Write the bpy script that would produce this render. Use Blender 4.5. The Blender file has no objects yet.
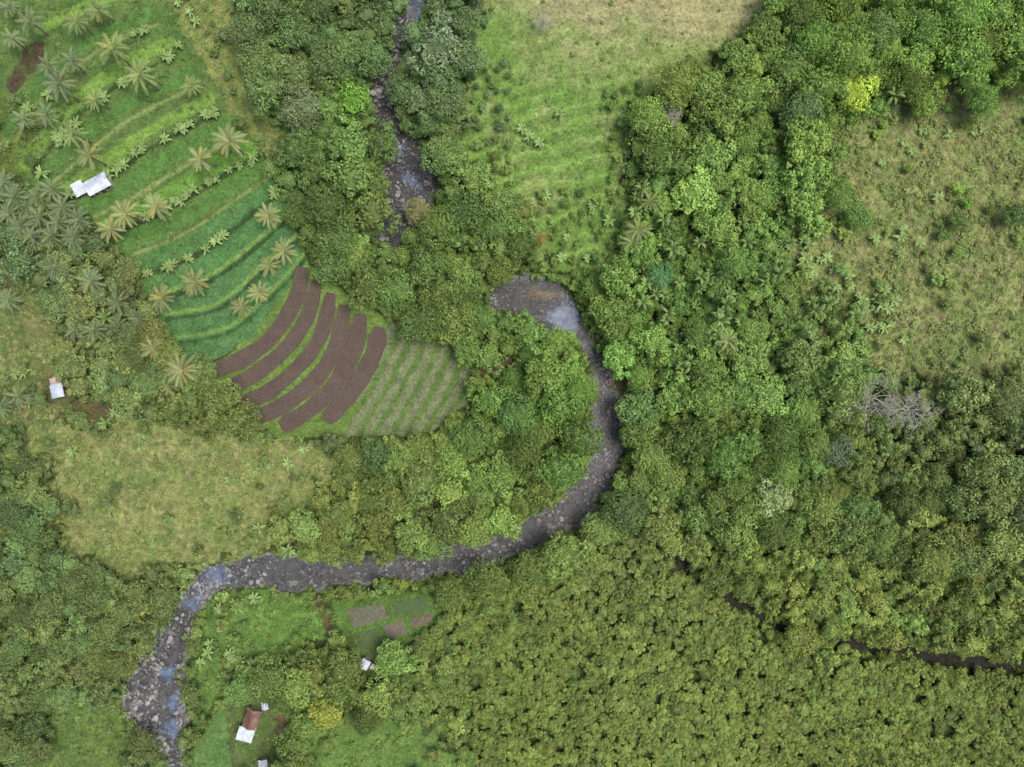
import bpy, math, random
import numpy as np
from mathutils import Vector
rng=np.random.default_rng(7); random.seed(7)
S=0.25; H=190.0
scene=bpy.context.scene
COL=scene.collection
# ---------------------------------------------------------------- noise / helpers
def hsh(ix,iy,seed):
    h=(ix.astype(np.int64)*374761393+iy.astype(np.int64)*668265263+seed*1274126177)&0xffffffff
    h=((h^(h>>13))*1274126177)&0xffffffff
    h=h^(h>>16)
    return (h&0xffffff)/float(0xffffff)
def vnoise(x,y,seed=0):
    x=np.asarray(x,float); y=np.asarray(y,float)
    ix=np.floor(x); iy=np.floor(y); fx=x-ix; fy=y-iy
    fx=fx*fx*(3-2*fx); fy=fy*fy*(3-2*fy)
    a=hsh(ix,iy,seed); b=hsh(ix+1,iy,seed); c=hsh(ix,iy+1,seed); d=hsh(ix+1,iy+1,seed)
    return (a*(1-fx)+b*fx)*(1-fy)+(c*(1-fx)+d*fx)*fy
def fbm(x,y,seed=0,o=4):
    s=0;a=.5;t=0
    for i in range(o):
        s=s+a*vnoise(x*2**i+17.3*i,y*2**i-9.1*i,seed+i); t+=a; a*=.55
    return s/t
def sstep(a,b,x):
    t=np.clip((x-a)/(b-a),0,1); return t*t*(3-2*t)
def lin(c):
    c=np.asarray(c,float)/255.0
    return np.where(c<=0.04045,c/12.92,((c+0.055)/1.055)**2.4)
def catmull(P,n=4):
    P=[np.array(p,float) for p in P]; out=[]
    for i in range(len(P)-1):
        p0=P[max(i-1,0)];p1=P[i];p2=P[i+1];p3=P[min(i+2,len(P)-1)]
        for k in range(n):
            t=k/n
            out.append(.5*((2*p1)+(-p0+p2)*t+(2*p0-5*p1+4*p2-p3)*t*t+(-p0+3*p1-3*p2+p3)*t**3))
    out.append(P[-1]); return np.array(out)
def inpoly(x,y,poly):
    x=np.asarray(x,float);y=np.asarray(y,float)
    xs=[p[0] for p in poly];ys=[p[1] for p in poly]
    res=np.zeros(x.shape,bool)
    m=(x>=min(xs))&(x<=max(xs))&(y>=min(ys))&(y<=max(ys))
    if not m.any(): return res
    xx=x[m];yy=y[m];r=np.zeros(xx.shape,bool)
    n=len(poly);j=n-1
    for i in range(n):
        x1,y1=poly[i];x2,y2=poly[j]
        if y1!=y2:
            c=((y1>yy)!=(y2>yy))&(xx<(x2-x1)*(yy-y1)/(y2-y1)+x1); r^=c
        j=i
    res[m]=r; return res
def polydist(x,y,P):
    x=np.asarray(x,float);y=np.asarray(y,float)
    best=np.full(x.shape,1e9);w=np.zeros(x.shape)
    for i in range(len(P)-1):
        a=P[i];b=P[i+1];dx=b[0]-a[0];dy=b[1]-a[1];L=dx*dx+dy*dy+1e-9
        t=np.clip(((x-a[0])*dx+(y-a[1])*dy)/L,0,1)
        d=np.hypot(x-a[0]-t*dx,y-a[1]-t*dy)
        if P.shape[1]>2:
            ww=a[2]+t*(b[2]-a[2]); m=(d-ww)<(best-w)
            w=np.where(m,ww,w)
        else: m=d<best
        best=np.where(m,d,best)
    return best,w
# ---------------------------------------------------------------- river lines (map px at river level)
RIV=catmull([(425,-160,10),(422,-60,9),(415,5,8),(401,28,8),(388,55,9),(380,85,11),(386,115,15),(396,140,18),(404,165,22),(406,190,26),
(397,215,18),(387,240,14),(390,262,8),(420,280,7),(455,290,8),(485,297,12),(510,297,17),(540,303,24),(560,314,20),(580,332,11),(592,352,8),(600,375,9),
(605,400,13),(607,430,15),(603,460,15),(590,488,17),(565,513,17),(530,534,16),(490,551,15),(450,562,14),(400,570,11),(340,573,12),(290,572,15),
(250,571,16),(220,577,14),(200,590,12),(187,612,12),(175,640,15),(160,670,22),(155,700,29),(160,725,23),(169,745,13),(174,770,10),(178,820,10),(190,950,10)],3)
STR=catmull([(655,540,1),(668,552,2.4),(682,564,4.6),(698,578,4.0),(715,592,2.4),(735,604,4.0),(750,611,4.6),(770,622,4.0),(795,631,2.4),(825,638,2.6),(848,643,4.2),(868,648,4.0),(890,649,3),(912,650,4.6),(935,657,6),(985,663,6.5),(1024,664,6.5),(1100,672,6),(1300,690,6)],3)
def tow(P):
    Q=P.copy(); Q[:,0]=(P[:,0]-512)*S; Q[:,1]=(383.5-P[:,1])*S; Q[:,2]=P[:,2]*S; return Q
RW=tow(RIV); SW0=tow(STR); SW=SW0*np.array([.965,.965,1])
# ---------------------------------------------------------------- ground grid
def axis(lim,step,far):
    a=list(np.arange(-lim,lim+1e-6,step)); e=[];d=step;v=lim
    while v<far:
        d*=1.25; v+=d; e.append(v)
    return np.array([-q for q in reversed(e)]+a+e)
GS=0.4
ax=axis(176,GS,1500); ay=axis(136,GS,1500)
GX,GY=np.meshgrid(ax,ay)
d,w=polydist(GX,GY,RW); E=d-w+ (fbm(GX/4,GY/4,3,4)-.5)*5.8
d2,w2=polydist(GX,GY,SW); E2=d2-w2+(fbm(GX/3,GY/3,8,3)-.5)*1.8
GZ=-1.05*sstep(.5,2.0,-E+.5)+(fbm(GX/1.5,GY/1.5,11,3)-.5)*.9*sstep(1,-.5,E)
GZ+=(fbm(GX/6,GY/6,15,3)-.42)*2.2*sstep(.5,-2,E)
cu=(GX-9)/6.0;cvv=(GY-22.5+.9*cu*cu)/1.3
GZ+=.75*np.exp(-(cu**2+cvv**2))
GZ-=.4*sstep(30,42,GY)*sstep(.5,-1.5,E)
GZ+=2.2*sstep(0,5,E)+9*(1-np.exp(-np.maximum(E,0)/50.))
GZ+=(fbm(GX/26,GY/26,21,4)-.5)*5*sstep(2,18,E)
GZ+=(fbm(GX/160,GY/160,31,3)-.3)*60*sstep(170,700,np.maximum(abs(GX),abs(GY)))
GZ-=2.0*np.exp(-(np.maximum(E2,0)/2.5)**2)*sstep(0,6,E)
GZ+=(fbm(GX/1.5,GY/1.5,41,2)-.5)*.35*sstep(0,3,E)
i0=int(np.argmin(abs(ax+176)));j0=int(np.argmin(abs(ay+136)))
nx=int(round(352/GS))+1; ny=int(round(272/GS))+1
DZ=GZ[j0:j0+ny,i0:i0+nx]; DE=E[j0:j0+ny,i0:i0+nx];DE2=E2[j0:j0+ny,i0:i0+nx]
def samp(A,X,Y):
    fx=np.clip((np.asarray(X,float)+176)/GS,0,nx-1.001);fy=np.clip((np.asarray(Y,float)+136)/GS,0,ny-1.001)
    ix=fx.astype(int);iy=fy.astype(int);fx=fx-ix;fy=fy-iy
    return (A[iy,ix]*(1-fx)+A[iy,ix+1]*fx)*(1-fy)+(A[iy+1,ix]*(1-fx)+A[iy+1,ix+1]*fx)*fy
def place(px,py,dz=0.0):
    U=(np.asarray(px,float)-512)*S;V=(383.5-np.asarray(py,float))*S;X=U;Y=V
    for _ in range(6):
        z=samp(DZ,X,Y); k=(H-z-dz)/H; X=U*k;Y=V*k
    return X,Y,samp(DZ,X,Y)
# ---------------------------------------------------------------- land cover
FIELDS=[
 ([(-170,-130),(170,-130),(165,0),(205,60),(232,110),(262,160),(285,200),(306,262),(250,335),(205,362),(178,357),(150,312),(130,262),(90,215),(60,200),(30,185),(0,150),(-170,150)],(82,108,56),(98,118,66),14,5,.35,.9),
 ([(168,-130),(222,-130),(232,20),(262,105),(290,150),(270,165),(232,112),(205,62),(165,0)],(132,138,84),(106,122,66),10,6,.22,1.4),
 ([(478,-130),(800,-130),(762,0),(735,40),(665,75),(633,115),(628,190),(620,240),(592,280),(548,268),(530,215),(500,192),(470,145),(462,95),(480,40)],(106,138,66),(122,146,80),18,12,.12,.8),
 ([(838,150),(900,100),(1024,75),(1200,60),(1200,380),(1024,372),(960,384),(893,372),(855,315),(805,292),(790,252),(848,205)],(140,142,92),(122,136,78),12,26,.6,2.6),
 ([(20,425),(120,410),(225,425),(285,440),(335,455),(330,500),(300,540),(200,568),(130,575),(70,562),(45,505)],(138,142,90),(120,134,76),14,26,.55,2.5),
 ([(-100,262),(20,268),(44,300),(66,335),(72,400),(40,424),(-100,425)],(122,124,80),(100,116,64),12,16,.6,2),
 ([(-100,90),(30,95),(45,140),(20,175),(-100,190)],(98,116,60),(88,106,54),12,8,.4,1),
 ([(195,632),(212,594),(250,585),(325,595),(335,635),(290,655),(240,662),(225,690),(203,722),(190,690)],(92,124,60),(108,136,70),12,8,.9,1.2),
 ([(332,600),(427,590),(442,612),(406,644),(362,660),(340,640)],(90,122,58),(88,112,56),10,1,0,.35),
 ([(30,760),(65,700),(115,702),(127,740),(110,860),(20,860)],(88,110,58),(100,120,64),16,10,.25,.8),
 ([(186,775),(205,722),(232,697),(240,735),(226,860),(180,860)],(94,126,70),(104,134,76),16,5,.1,.5),
 ([(310,732),(400,726),(475,758),(490,880),(290,880)],(108,130,72),(94,124,62),14,12,.4,.8),
 ([(592,340),(618,340),(636,370),(632,402),(620,445),(606,450),(604,400)],(104,94,70),(92,90,60),8,10,.15,.2),
 ([(386,322),(440,338),(470,366),(466,405),(425,436),(332,437)],(104,118,76),(94,112,64),10,3,.1,.4),
 ([(303,262),(390,322),(345,432),(280,440),(205,372),(250,338)],(110,132,70),(94,118,56),8,2,0,1.6),
 ([(155,290),(205,254),(262,188),(296,226),(306,262),(252,337),(207,364),(175,352),(152,312)],(80,116,70),(90,124,76),22,2,0,.8),
 ([(80,400),(120,398),(122,416),(84,418)],(98,84,62),(90,90,58),8,8,.1,.3),
 ([(40,378),(72,376),(74,404),(44,404)],(96,94,64),(92,102,58),8,4,0,.2),
 ([(480,364),(512,359),(508,370),(484,380)],(102,86,66),(96,88,58),8,6,0,.1),
 ([(4,84),(30,44),(46,44),(38,66),(12,94)],(78,66,54),(84,86,56),8,5,.1,.3),
 ([(262,706),(286,704),(288,730),(262,744)],(108,90,72),(94,92,60),8,5,0,.1),
 ([(350,648),(385,650),(392,676),(352,678)],(92,104,62),(96,116,58),8,3,0,.4),
 ([(226,700),(268,692),(276,745),(262,800),(230,760)],(96,106,68),(88,112,58),8,5,.1,.6),
 ([(66,168),(118,166),(118,204),(70,208)],(96,114,66),(84,104,58),8,5,0,.6),
]
LG=(116,148,70);MG=(86,122,62);DG=(54,76,42);PG=(130,146,90);CG=(82,120,70)
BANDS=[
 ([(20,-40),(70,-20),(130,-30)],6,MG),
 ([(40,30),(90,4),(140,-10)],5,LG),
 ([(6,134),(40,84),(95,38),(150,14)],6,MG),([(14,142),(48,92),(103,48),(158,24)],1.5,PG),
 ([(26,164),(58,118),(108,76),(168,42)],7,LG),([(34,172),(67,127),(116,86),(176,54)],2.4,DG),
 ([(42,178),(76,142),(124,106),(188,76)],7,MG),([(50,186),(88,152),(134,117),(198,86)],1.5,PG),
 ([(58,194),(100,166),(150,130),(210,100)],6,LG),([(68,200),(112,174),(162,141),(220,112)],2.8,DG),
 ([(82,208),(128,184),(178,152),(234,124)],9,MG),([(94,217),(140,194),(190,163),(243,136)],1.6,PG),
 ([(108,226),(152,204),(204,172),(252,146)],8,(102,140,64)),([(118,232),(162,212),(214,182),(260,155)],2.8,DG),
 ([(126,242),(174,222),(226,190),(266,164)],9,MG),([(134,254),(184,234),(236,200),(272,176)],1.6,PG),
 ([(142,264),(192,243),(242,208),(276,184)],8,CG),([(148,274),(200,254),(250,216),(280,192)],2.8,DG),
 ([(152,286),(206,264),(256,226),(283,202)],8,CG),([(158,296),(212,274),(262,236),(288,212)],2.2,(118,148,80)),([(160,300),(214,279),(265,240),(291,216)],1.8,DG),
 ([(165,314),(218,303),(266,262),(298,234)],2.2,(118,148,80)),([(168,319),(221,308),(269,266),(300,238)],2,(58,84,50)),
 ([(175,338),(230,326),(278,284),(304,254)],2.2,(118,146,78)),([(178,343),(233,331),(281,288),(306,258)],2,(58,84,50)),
 ([(318,598),(332,636),(346,660)],4.5,(98,84,62)),
 ([(100,352),(94,372)],3,(130,128,120)),
 ([(208,366),(250,352),(290,305),(308,262)],2.2,(112,146,72)),
]
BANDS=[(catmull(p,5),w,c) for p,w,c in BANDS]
PLOTS=[([(345,609),(384,602),(391,619),(352,630)],(104,104,84),"bare grey brown garden bed bordered by green grass"),([(387,602),(426,595),(435,609),(394,618)],(78,98,58),"leafy green garden bed bordered by grass"),
([(353,633),(378,626),(384,643),(361,654)],(80,98,58),"leafy green garden bed bordered by grass"),([(381,625),(404,619),(411,633),(387,642)],(112,104,86),"bare grey brown garden bed bordered by green grass"),([(407,618),(435,611),(431,622),(414,631)],(104,98,78),"bare grey brown garden bed bordered by green grass")]
C6=catmull([(394,316),(376,355),(357,391),(326,440)],5)
def cover(px,py,ev,ev2=None):
    px=np.asarray(px,float);py=np.asarray(py,float)
    n1=fbm(px/26,py/26,51,4);n2=fbm(px/7,py/7,61,3);n3=vnoise(px/2.2,py/2.2,71)
    c=lin((66,80,44))[None,:]*(.55+.9*n2)[...,None]+0*px[...,None]
    fid=np.full(px.shape,-1)
    wx=(fbm(px/15,py/15,81,3)-.5)*2;wy=(fbm(px/15,py/15,91,3)-.5)*2
    for k,(poly,A,B,sc,wp,sh,tf) in enumerate(FIELDS):
        m=inpoly(px+wx*wp*1.6,py+wy*wp*1.6,poly)
        if not m.any(): continue
        x=px[m];y=py[m]
        t=sstep(.3,.7,.6*fbm(x/sc,y/sc,100+k,3)+.4*fbm(x/4,y/4,120+k,2))[:,None]
        cc=lin(A)*(1-t)+lin(B)*t
        if k==2:
            br=np.clip(sstep(100,0,y+(n1[m]-.5)*110)*sstep(490,590,x)+.6*sstep(35,-20,y),0,1)
            br=np.maximum(br,.35*sstep(.54,.75,n1[m]))[:,None]
            cc=cc*(1-br)+lin((156,152,110))*br
            ph=(y+.22*x-.0012*(x-560)**2+18*n1[m])
            st=(sstep(.45,1,np.sin(ph/2.9))*.28-sstep(.5,1,-np.sin(ph/2.9))*.2)[:,None]*(.35+.65*sstep(60,120,y))[:,None]
            cc=cc*(1+st)
        if k in(3,4,5):
            gp=(sstep(.5,.66,fbm(x/32,y/32,140+k,3))*.65)[:,None];cc=cc*(1-gp)+lin((104,128,68))*gp
            stk=fbm(x/3.+y/9.,y/14.-x/30.,160+k,3);cc=cc*(.7+.6*stk)[:,None]
        if k==13:
            dd,_=polydist(x,y,C6);sn=np.sin((dd+9*(n1[m]-.5)+3*(n2[m]-.5))*2*math.pi/14)
            st=sstep(-.5,.5,sn)[:,None]*.75
            cc=cc*(1-st)+(lin((122,128,98))*(.85+.3*t))*st
            gl=sstep(.65,1,-sn)[:,None]*.8; cc=cc*(1-gl)+lin((88,116,56))*gl
        if k==15:
            rw=.5+.5*np.sin((x*.62+y*.78+6*n1[m])*2*math.pi/4.2)
            cc=cc*(.94+.08*rw)[:,None]
        cc=cc*(.72+.34*n2[m]+.24*n3[m])[:,None]
        c[m]=cc; fid[m]=k
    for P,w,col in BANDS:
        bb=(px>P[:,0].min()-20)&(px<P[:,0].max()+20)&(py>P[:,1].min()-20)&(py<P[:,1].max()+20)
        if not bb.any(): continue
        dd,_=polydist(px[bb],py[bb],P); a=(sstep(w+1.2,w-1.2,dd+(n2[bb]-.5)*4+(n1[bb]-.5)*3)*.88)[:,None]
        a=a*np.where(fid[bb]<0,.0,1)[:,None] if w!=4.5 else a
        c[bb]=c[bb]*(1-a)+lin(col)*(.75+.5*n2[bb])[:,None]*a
    g=sstep(.25,-.4,ev)[...,None]
    gr=lin((126,124,122))*(.35+.75*n2+.6*n3)[...,None]
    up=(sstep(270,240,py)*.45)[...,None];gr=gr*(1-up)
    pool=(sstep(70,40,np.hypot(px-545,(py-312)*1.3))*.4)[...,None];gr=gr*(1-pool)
    q=(px-548)/26;sb=(sstep(1.3,.5,np.hypot(q,(py-293-4*q*q)/7))*.9)[...,None]
    gr=gr*(1-sb)+lin((122,110,96))*sb
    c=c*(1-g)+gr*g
    bk=(sstep(2.5,.5,ev)*(1-g[...,0])*sstep(.58,.72,n1))[...,None]*.4
    c=c*(1-bk)+lin((96,94,70))*bk
    if ev2 is not None:
        q=(sstep(.8,-.2,ev2))[...,None];c=c*(1-q)+lin((50,48,42))*(.6+.8*n2)[...,None]*q
    return c,fid
PX=512+GX*H/(H-GZ)/S; PY=383.5-GY*H/(H-GZ)/S
C,FID=cover(PX.ravel(),PY.ravel(),E.ravel(),E2.ravel())
far=(np.maximum(abs(GX),abs(GY))>178).ravel()
C[far]=lin((80,102,52))
# ---------------------------------------------------------------- mesh utilities
def mesh_from(name,V,F,smooth=False):
    V=np.asarray(V,np.float32);me=bpy.data.meshes.new(name)
    if isinstance(F,np.ndarray):
        k=F.shape[1];n=len(F)
        me.vertices.add(len(V));me.vertices.foreach_set("co",V.ravel())
        me.loops.add(n*k);me.loops.foreach_set("vertex_index",F.astype(np.int32).ravel())
        me.polygons.add(n);me.polygons.foreach_set("loop_start",np.arange(0,n*k,k,dtype=np.int32))
        me.polygons.foreach_set("loop_total",np.full(n,k,np.int32))
        me.update(calc_edges=True)
    else:
        me.from_pydata([tuple(v) for v in V.tolist()],[],F)
    if smooth: me.polygons.foreach_set("use_smooth",np.ones(len(me.polygons),bool))
    me.update();return me
def pcolor(me,name,C):
    a=me.color_attributes.new(name,'FLOAT_COLOR','POINT')
    D=np.ones((len(C),4),np.float32);D[:,:3]=C;a.data.foreach_set("color",D.ravel())
def pfloat(me,name,f):
    a=me.attributes.new(name,'FLOAT','POINT');a.data.foreach_set("value",np.asarray(f,np.float32))
def newobj(name,data,parent=None,link=True,coll=None):
    o=bpy.data.objects.new(name,data)
    if link:(coll or COL).objects.link(o)
    if parent is not None:o.parent=parent
    return o
def tag(o,label,cat,group=None,kind=None):
    o["label"]=label;o["category"]=cat
    if group:o["group"]=group
    if kind:o["kind"]=kind
# ---------------------------------------------------------------- materials
def mat(name):
    m=bpy.data.materials.new(name);m.use_nodes=True;nt=m.node_tree
    return m,nt,nt.nodes["Principled BSDF"],nt.nodes.new,nt.links.new
def mixmul(nt,a,b,fac=1.0,mode='MULTIPLY'):
    n=nt.nodes.new("ShaderNodeMix");n.data_type='RGBA';n.blend_type=mode;n.inputs[0].default_value=fac
    for s,v in ((6,a),(7,b)):
        if hasattr(v,'links'):nt.links.new(v,n.inputs[s])
        else:n.inputs[s].default_value=v
    return n.outputs[2]
def noise(nt,scale,detail=3,coord=None,rough=.6):
    n=nt.nodes.new("ShaderNodeTexNoise");n.inputs["Scale"].default_value=scale;n.inputs["Detail"].default_value=detail
    n.inputs["Roughness"].default_value=rough
    if coord is not None:nt.links.new(coord,n.inputs["Vector"])
    return n.outputs["Fac"]
def ramp(nt,fac,stops):
    r=nt.nodes.new("ShaderNodeValToRGB");nt.links.new(fac,r.inputs[0]);e=r.color_ramp.elements
    while len(e)<len(stops):e.new(.5)
    for q,(p,c) in zip(e,stops):
        q.position=p;q.color=(*c,1) if len(c)==3 else c
    return r.outputs[0]
def bump(nt,h,st,dist):
    b=nt.nodes.new("ShaderNodeBump");b.inputs["Strength"].default_value=st;b.inputs["Distance"].default_value=dist
    nt.links.new(h,b.inputs["Height"]);return b.outputs[0]
def objco(nt): return nt.nodes.new("ShaderNodeTexCoord").outputs["Object"]
mg,nt,pb,N,L=mat("ground_cover");at=N("ShaderNodeVertexColor");at.layer_name="col"
oc=objco(nt);n1=noise(nt,1.6,5,oc,.75);n2=noise(nt,.35,4,oc)
c=mixmul(nt,at.outputs[0],ramp(nt,n1,[(.3,(.5,.5,.48)),(.7,(1.5,1.5,1.46))]))
c=mixmul(nt,c,ramp(nt,n2,[(.3,(.85,.87,.85)),(.7,(1.16,1.18,1.14))]))
L(c,pb.inputs["Base Color"]);pb.inputs["Roughness"].default_value=.95;pb.inputs["Specular IOR Level"].default_value=.15
L(bump(nt,n1,.8,.4),pb.inputs["Normal"])
def foliage(name,rough=.55,spec=.3):
    m,nt,pb,N,L=mat(name)
    a=N("ShaderNodeAttribute");a.attribute_type='INSTANCER';a.attribute_name="tint"
    v=N("ShaderNodeAttribute");v.attribute_name="var"
    c=mixmul(nt,a.outputs["Color"],v.outputs["Color"])
    L(c,pb.inputs["Base Color"]);pb.inputs["Roughness"].default_value=rough;pb.inputs["Specular IOR Level"].default_value=spec
    return m
mleaf=foliage("leaf_foliage",.6,.22);mpalm=foliage("palm_frond",.5)
def simple(name,c1,c2,scale=3,rough=.85,b=.3,dist=.05):
    m,nt,pb,N,L=mat(name);oc=objco(nt);n=noise(nt,scale,5,oc)
    L(ramp(nt,n,[(.3,tuple(c1)),(.7,tuple(c2))]),pb.inputs["Base Color"]);pb.inputs["Roughness"].default_value=rough
    L(bump(nt,n,b,dist),pb.inputs["Normal"]);return m
mbark=simple("tree_bark",lin((70,60,48)),lin((110,98,82)),4)
mpalmbark=simple("palm_bark",lin((95,88,76)),lin((130,120,104)),5)
mdead=simple("weathered_branch",lin((150,148,134)),lin((190,186,172)),6)
mlog=simple("fallen_log_wood",lin((150,130,104)),lin((180,160,132)),5)
mwall=simple("plaster_wall",lin((150,142,128)),lin((176,168,150)),2)
mwood=simple("door_wood",lin((84,62,44)),lin((110,84,60)),8)
mframe=simple("window_frame_wood",lin((60,50,40)),lin((78,66,52)),8)
def stone_mat():
    m,nt,pb,N,L=mat("river_stone");oc=objco(nt);n=noise(nt,1.3,5,oc)
    a=N("ShaderNodeAttribute");a.attribute_type='INSTANCER';a.attribute_name="tint"
    c=mixmul(nt,a.outputs["Color"],ramp(nt,n,[(.3,(.6,.6,.6)),(.7,(1.25,1.25,1.25))]))
    L(c,pb.inputs["Base Color"]);pb.inputs["Roughness"].default_value=.8;L(bump(nt,n,.5,.1),pb.inputs["Normal"]);return m
mstone=stone_mat()
# water: murky shallow reaches, bluer deep pools with ragged outline, broken white riffles
m,nt,pb,N,L=mat("river_water");mwater=m;oc=objco(nt)
n=noise(nt,1.3,6,oc,.75)
nv=N("ShaderNodeTexNoise");nv.inputs["Scale"].default_value=.28;nv.inputs["Detail"].default_value=5;nv.inputs["Roughness"].default_value=.7;L(oc,nv.inputs["Vector"])
sc_=N("ShaderNodeVectorMath");sc_.operation='MULTIPLY_ADD';L(nv.outputs["Color"],sc_.inputs[0]);sc_.inputs[1].default_value=(13,13,0);L(oc,sc_.inputs[2])
def blob(x,y,r):
    v=N("ShaderNodeVectorMath");v.operation='DISTANCE';L(sc_.outputs[0],v.inputs[0]);v.inputs[1].default_value=(x+6.5,y+6.5,-.3)
    q=N("ShaderNodeMapRange");L(v.outputs["Value"],q.inputs[0]);q.inputs[1].default_value=r;q.inputs[2].default_value=r*.5;q.inputs[3].default_value=0;q.inputs[4].default_value=1;return q.outputs[0]
def wpos(px,py):return (px-512)*S,(383.5-py)*S
def blobs(lst):
    bl=None
    for (x,y,r) in lst:
        b_=blob(*wpos(x,y),r)
        if bl is None:bl=b_
        else:
            a_=N("ShaderNodeMath");a_.operation='MAXIMUM';L(bl,a_.inputs[0]);L(b_,a_.inputs[1]);bl=a_.outputs[0]
    return bl
bl=blobs([(568,317,5.6),(214,577,5),(194,600,4),(412,180,2.6),(400,150,2.2),(414,4,5),(170,672,3),(176,700,3),(172,730,3)])
pb.inputs["Roughness"].default_value=.12;pb.inputs["Specular IOR Level"].default_value=.35
mot=noise(nt,.55,5,oc,.7)
c=ramp(nt,bl,[(.0,tuple(lin((94,94,94)))),(1,tuple(lin((108,124,148))))])
c=mixmul(nt,c,ramp(nt,mot,[(.35,(.6,.6,.62)),(.65,(1.3,1.3,1.3))]))
L(c,pb.inputs["Base Color"])
L(bump(nt,n,.5,.15),pb.inputs["Normal"])
tr=N("ShaderNodeBsdfTransparent");tr.inputs[0].default_value=(.76,.77,.79,1)
mx=N("ShaderNodeMixShader");L(ramp(nt,bl,[(.0,(.32,.32,.32)),(1,(.8,.8,.8))]),mx.inputs[0]);L(tr.outputs[0],mx.inputs[1]);L(pb.outputs[0],mx.inputs[2])
foam=N("ShaderNodeBsdfDiffuse");foam.inputs[0].default_value=(.58,.6,.63,1)
fm=noise(nt,.75,9,oc,.9);mx2=N("ShaderNodeMixShader");L(ramp(nt,fm,[(.565,(0,0,0)),(.62,(.65,.65,.65))]),mx2.inputs[0])
L(mx.outputs[0],mx2.inputs[1]);L(foam.outputs[0],mx2.inputs[2]);L(mx2.outputs[0],nt.nodes["Material Output"].inputs[0])
# soil
m,nt,pb,N,L=mat("ploughed_soil");msoil=m
uv=N("ShaderNodeUVMap");uv.uv_map="uv";sp=N("ShaderNodeSeparateXYZ");L(uv.outputs[0],sp.inputs[0])
oc=objco(nt);ns=noise(nt,1.7,6,oc,.75);ns2=noise(nt,.3,3,oc)
w1=N("ShaderNodeMath");w1.operation='MULTIPLY_ADD';L(sp.outputs[1],w1.inputs[0]);w1.inputs[1].default_value=8.0;L(ns,w1.inputs[2])
w2=N("ShaderNodeMath");w2.operation='SINE';L(w1.outputs[0],w2.inputs[0])
w3=N("ShaderNodeMath");w3.operation='MULTIPLY_ADD';L(w2.outputs[0],w3.inputs[0]);w3.inputs[1].default_value=.05;w3.inputs[2].default_value=.5
ad=N("ShaderNodeMath");ad.operation='MULTIPLY_ADD';L(ns,ad.inputs[0]);ad.inputs[1].default_value=.8;L(w3.outputs[0],ad.inputs[2])
c=ramp(nt,ad.outputs[0],[(.62,tuple(lin((62,54,47)))),(1.0,tuple(lin((96,83,72))))])
c=mixmul(nt,c,ramp(nt,ns2,[(.3,(.85,.85,.87)),(.7,(1.12,1.1,1.08))]))
L(c,pb.inputs["Base Color"]);pb.inputs["Roughness"].default_value=.95;L(bump(nt,ad.outputs[0],.6,.15),pb.inputs["Normal"])
def roofmat(name,c1,c2,c3):
    m,nt,pb,N,L=mat(name);oc=objco(nt);n=noise(nt,.9,5,oc,.7)
    c=ramp(nt,n,[(.35,tuple(c1)),(.55,tuple(c2)),(.72,tuple(c3))])
    L(c,pb.inputs["Base Color"]);pb.inputs["Roughness"].default_value=.45;pb.inputs["Metallic"].default_value=.1;return m
mrw=roofmat("pale_metal_roof",lin((170,180,192)),lin((208,216,226)),lin((226,230,236)))
mrr=roofmat("rusty_metal_roof",lin((96,66,56)),lin((124,92,78)),lin((168,156,146)))
mrp=roofmat("pinkish_metal_roof",lin((180,144,140)),lin((196,176,172)),lin((212,204,202)))
# ---------------------------------------------------------------- ground object
ny_,nx_=GX.shape
idx=np.arange(nx_*ny_).reshape(ny_,nx_)
F=np.stack([idx[:-1,:-1].ravel(),idx[:-1,1:].ravel(),idx[1:,1:].ravel(),idx[1:,:-1].ravel()],1)
me=mesh_from("ground",np.stack([GX.ravel(),GY.ravel(),GZ.ravel()],1),F,True);pcolor(me,"col",C);me.materials.append(mg)
g=newobj("ground",me);tag(g,"green valley floor with fields, grass and forest soil","ground",kind="structure")
def ribbon(name,P,half,z,n=7,conform=None,mat_=None,uvs=False):
    V=[];F=[];UV=[];Ln=0
    for i in range(len(P)):
        a=P[max(i-1,0)];b=P[min(i+1,len(P)-1)];t=np.array([b[0]-a[0],b[1]-a[1]]);t/=np.linalg.norm(t)+1e-9;nr=np.array([-t[1],t[0]])
        if i:Ln+=np.hypot(P[i][0]-P[i-1][0],P[i][1]-P[i-1][1])
        h=half[i] if hasattr(half,'__len__') else half
        for k in range(n):
            o=(k/(n-1)*2-1)*h;x=P[i][0]+nr[0]*o;y=P[i][1]+nr[1]*o
            V.append((x,y,z if conform is None else float(samp(DZ,x,y))+z));UV.append((Ln,o))
    for i in range(len(P)-1):
        for k in range(n-1):
            a=i*n+k;F.append((a,a+n,a+n+1,a+1))
    me=mesh_from(name,V,np.array(F),True)
    if uvs:
        u=me.uv_layers.new(name="uv");li=np.zeros(len(me.loops),np.int32);me.loops.foreach_get("vertex_index",li)
        u.data.foreach_set("uv",np.array(UV,np.float32)[li].ravel())
    if mat_:me.materials.append(mat_)
    return me
o=newobj("river",ribbon("river",RW,RW[:,2]+2.8,-.27,3,mat_=mwater));tag(o,"shallow stony river with grey brown water","river",kind="structure")
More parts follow.
